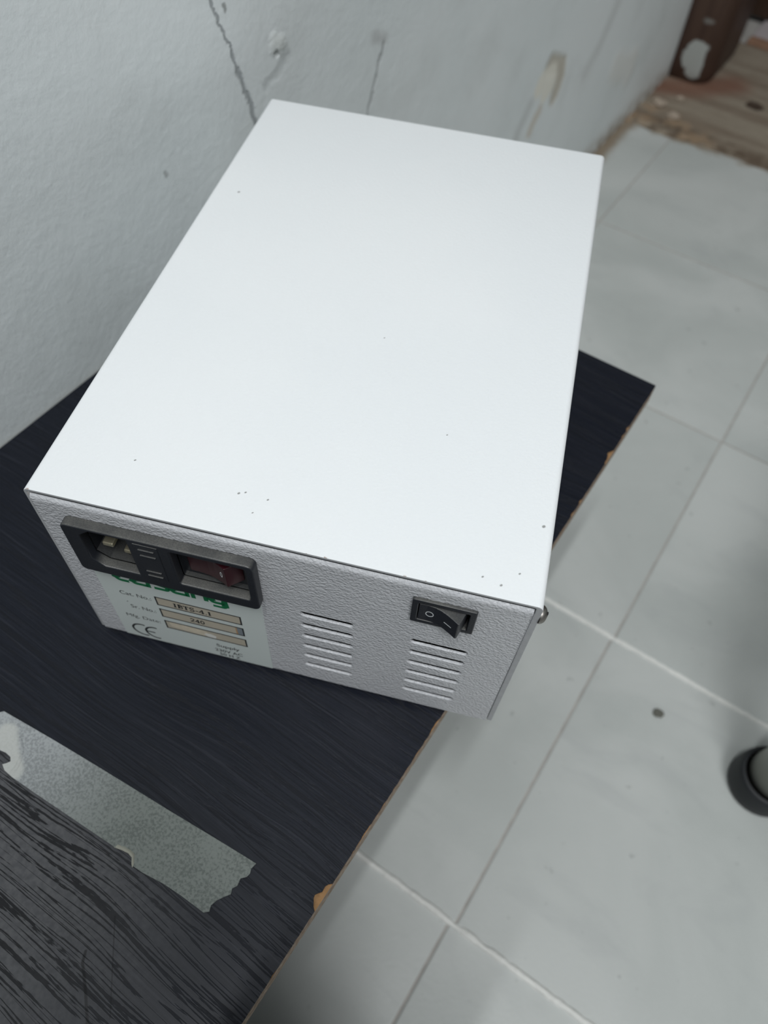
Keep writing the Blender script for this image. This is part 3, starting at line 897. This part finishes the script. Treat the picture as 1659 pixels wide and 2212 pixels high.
logo += [(hook(57.4, 62.4, b0 - 0.1, xh + 0.8, 1.2), gw), ([(62.5, xh + 0.8), (62.5, -51.4)] + arc(61.5, -51.4, 1.0, 0.95, 0, -90, 4) + [(57.6, -52.35)], 1.5)]
print_on('green_lettering', strokes_mesh(logo, 0.04), M['green'], lab, IY)
for s, x0, x1, z0, z1, bold in (('Cat. No.:', 18.4, 31.2, -61.6, -58.8, 0.04), ('Sr. No.:', 20.5, 31.0, -72.2, -69.4, 0.04), ('Mfg. Date:', 16.3, 30.9, -82.3, -78.8, 0.0),
                                ('Supply', 53.4, 63.4, -91.6, -88.2, 0.14), ('230V AC', 52.2, 64.2, -95.7, -93.1, 0.14), ('50 H Z', 53.8, 62.8, -99.3, -96.8, 0.14)):
    print_on('printed_text', text_mesh(s, x0, x1, z0, z1, 0.02, bold), M['ink'], lab, IY)
print_on('printed_dot', strokes_mesh([([(19.6, -67.4), (20.1, -67.5)], 0.45)], 0.04), M['ink'], lab, IY)
def frame(x0, x1, z0, z1, w):
    return [([(x0, z1), (x1, z1)], w), ([(x0, z0), (x1, z0)], w), ([(x0, z0 - w / 2), (x0, z1 + w / 2)], w), ([(x1, z0 - w / 2), (x1, z1 + w / 2)], w)]
for z0, z1 in ((-63.6, -57.3), (-73.5, -67.1), (-83.6, -77.3)):
    print_on('box_outline', strokes_mesh(frame(33.4, 67.3, z0, z1, 0.62), 0.04), M['ink'], lab, IY - 0.05)
    plate('paper_insert', [[(33.4, z0), (67.3, z0), (67.3, z1), (33.4, z1)]], IY - 0.02, LY, M['paper'], lab)
plate('box_gap', [[(64.9, -73.4), (67.1, -73.4), (67.1, -67.3), (64.7, -67.3)]], IY - 0.035, LY, M['grey'], lab)
plate('paper_edge', [[(64.2, -73.3), (64.95, -73.3), (64.7, -67.3), (64.2, -67.3)]], IY - 0.04, LY, M['rustpaper'], lab)
plate('peeled_patch', [[(35.0, -78.2), (38, -77.9), (43, -78.0), (50.6, -78.6), (51.4, -80.6), (49.2, -82.9), (44, -82.6), (39, -82.0), (35.6, -81.4)]], IY - 0.05, LY, M['peel'], lab)
plate('white_scrap', [[(50.4, -80.2), (52.2, -80.0), (54.6, -81.0), (54.2, -83.2), (50.8, -83.0), (49.4, -81.6)]], IY - 0.06, LY, M['whitepeel'], lab)
# typed serif figures
def serif(ch, x, w, z0, h):
    k, s = 0.72, 0.34
    X = lambda u: x + u * w
    Z = lambda v: z0 + v * h
    if ch == 'I': return [([(X(.5), Z(0)), (X(.5), Z(1))], k), ([(X(.15), Z(.04)), (X(.85), Z(.04))], s), ([(X(.15), Z(.96)), (X(.85), Z(.96))], s)]
    if ch == 'B': return [([(X(.28), Z(0)), (X(.28), Z(1))], k), ([(X(.05), Z(.95)), (X(.6), Z(.95))] + arc(X(.6), Z(.74), w * .24, h * .21, 90, -90, 8) + [(X(.28), Z(.53))], s + .1), ([(X(.28), Z(.53)), (X(.62), Z(.53))] + arc(X(.62), Z(.29), w * .28, h * .24, 90, -90, 8) + [(X(.05), Z(.05))], s + .1)]
    if ch == 'T': return [([(X(.5), Z(0)), (X(.5), Z(1))], k), ([(X(.04), Z(.95)), (X(.96), Z(.95))], s), ([(X(.07), Z(.72)), (X(.07), Z(.98))], s), ([(X(.93), Z(.72)), (X(.93), Z(.98))], s), ([(X(.25), Z(.04)), (X(.75), Z(.04))], s)]
    if ch == 'S': return [(arc(X(.5), Z(.74), w * .32, h * .23, 20, 270, 12) + arc(X(.5), Z(.27), w * .34, h * .24, 90, -160, 12), .5), ([(X(.84), Z(.72)), (X(.84), Z(1))], s), ([(X(.14), Z(0)), (X(.14), Z(.28))], s)]
    if ch == '-': return [([(X(.1), Z(.36)), (X(.9), Z(.36))], .5)]
    if ch == '.': return [([(X(.3), Z(.07)), (X(.75), Z(.07))], .5)]
    if ch == '1': return [([(X(.5), Z(0)), (X(.5), Z(1))], k), ([(X(.2), Z(.8)), (X(.5), Z(.96))], s), ([(X(.2), Z(.04)), (X(.8), Z(.04))], s)]
    if ch == '2': return [(arc(X(.5), Z(.70), w * .33, h * .27, 170, -35, 12) + [(X(.14), Z(.08)), (X(.9), Z(.08))], .5)]
    if ch == '4': return [([(X(.68), Z(0)), (X(.68), Z(1))], .6), ([(X(.68), Z(.95)), (X(.08), Z(.28)), (X(.95), Z(.28))], s + .05), ([(X(.45), Z(.03)), (X(.9), Z(.03))], s)]
    if ch == '0': return [(arc(X(.5), Z(.5), w * .34, h * .46, 0, 360, 20), .5)]
    return []
def typed(s, x0, adv, z0, h):
    st = []
    x = x0
    for ch in s:
        a = adv.get(ch, adv['d'])
        st += serif(ch, x, a, z0, h)
        x += a * 1.06
    print_on('typed_text', strokes_mesh(st, 0.03), M['ink'], lab, IY - 0.045)
typed('IBTS-4.1', 40.0, {'d': 2.25, 'I': 1.7, '-': 1.4, '.': 1.0, '1': 1.8}, -62.3, 3.1)
typed('240', 45.3, {'d': 1.95}, -71.9, 2.9)
# CE mark
ce = [(arc(20.9, -92.7, 4.6, 4.9, 72, 288, 20), 0.95), (arc(26.6, -92.9, 4.6, 4.9, 78, 282, 20), 0.95), ([(22.1, -92.9), (26.0, -92.9)], 0.85)]
print_on('conformity_mark', strokes_mesh(ce, 0.03), M['ink'], lab, IY)

# ------------------------------------------------------------------ grey tubular stool at the right edge of the frame
st = tag(empty('tube_stool', (0.50, 0.32, 0)), 'grey tubular stool leg with a black rubber foot standing on the tiles at the right', 'stool')
feet = [(0.3340, 0.2290), (0.64, 0.229), (0.64, 0.50), (0.40, 0.50)]
for fx, fy in feet:
    tx, ty = 0.52 + (fx - 0.52) * 0.9, 0.37 + (fy - 0.37) * 0.9
    bm = bmesh.new()
    d = Vector((tx - fx, ty - fy, 0.20)).normalized()
    cyl(bm, Vector((fx, fy, 0.0)) + d * 0.012, (tx, ty, 0.20), 0.0185, n=28)
    leg = obj('leg', bm, M['tubepaint'], st, True); loc(leg, st)
    bm = bmesh.new()
    lathe(bm, (fx, fy, 0.0), (0, 0, 1), [(0, 0), (0.0215, 0), (0.0230, 0.003), (0.0230, 0.010), (0.0222, 0.020), (0.0212, 0.024), (0.0190, 0.024)], 28)
    ft = obj('rubber_foot', bm, M['rubber'], leg, True)
bm = bmesh.new(); box(bm, 0.345, 0.70, 0.225, 0.56, 0.20, 0.23, 0.006)
loc(obj('seat', bm, M['table'], st, True), st)

# ------------------------------------------------------------------ unseen black block added by the table's near end to shade that corner
cb = tag(empty('shade_blocker', (0.199, -0.33, 0)), 'added unseen black block that shades the tiles by the near end of the table', 'light blocker')
bm = bmesh.new(); box(bm, 0.146, 0.238, -0.55, -0.112, 0.012, 0.50, 0.003)
loc(obj('blocker_body', bm, M['rubber'], cb), cb)
for z0 in (0.02, 0.178, 0.336):  # drawer fronts only dress the added block
    bm = bmesh.new(); box(bm, 0.148, 0.236, -0.1115, -0.102, z0, z0 + 0.152, 0.003)
    dr = loc(obj('drawer', bm, M['rocker'], cb), cb)
    bm = bmesh.new(); box(bm, 0.17, 0.215, -0.1015, -0.098, z0 + 0.11, z0 + 0.12, 0.001)
    obj('blocker_handle', bm, M['rubber'], dr)
for fx, fy in ((0.165, -0.52), (0.222, -0.52), (0.165, -0.15), (0.222, -0.15)):
    bm = bmesh.new(); lathe(bm, (fx, fy, 0), (0, 0, 1), [(0, 0), (0.012, 0), (0.012, 0.012), (0, 0.012)], 16)
    loc(obj('rubber_foot', bm, M['rubber'], cb), cb)

bpy.context.view_layer.update()
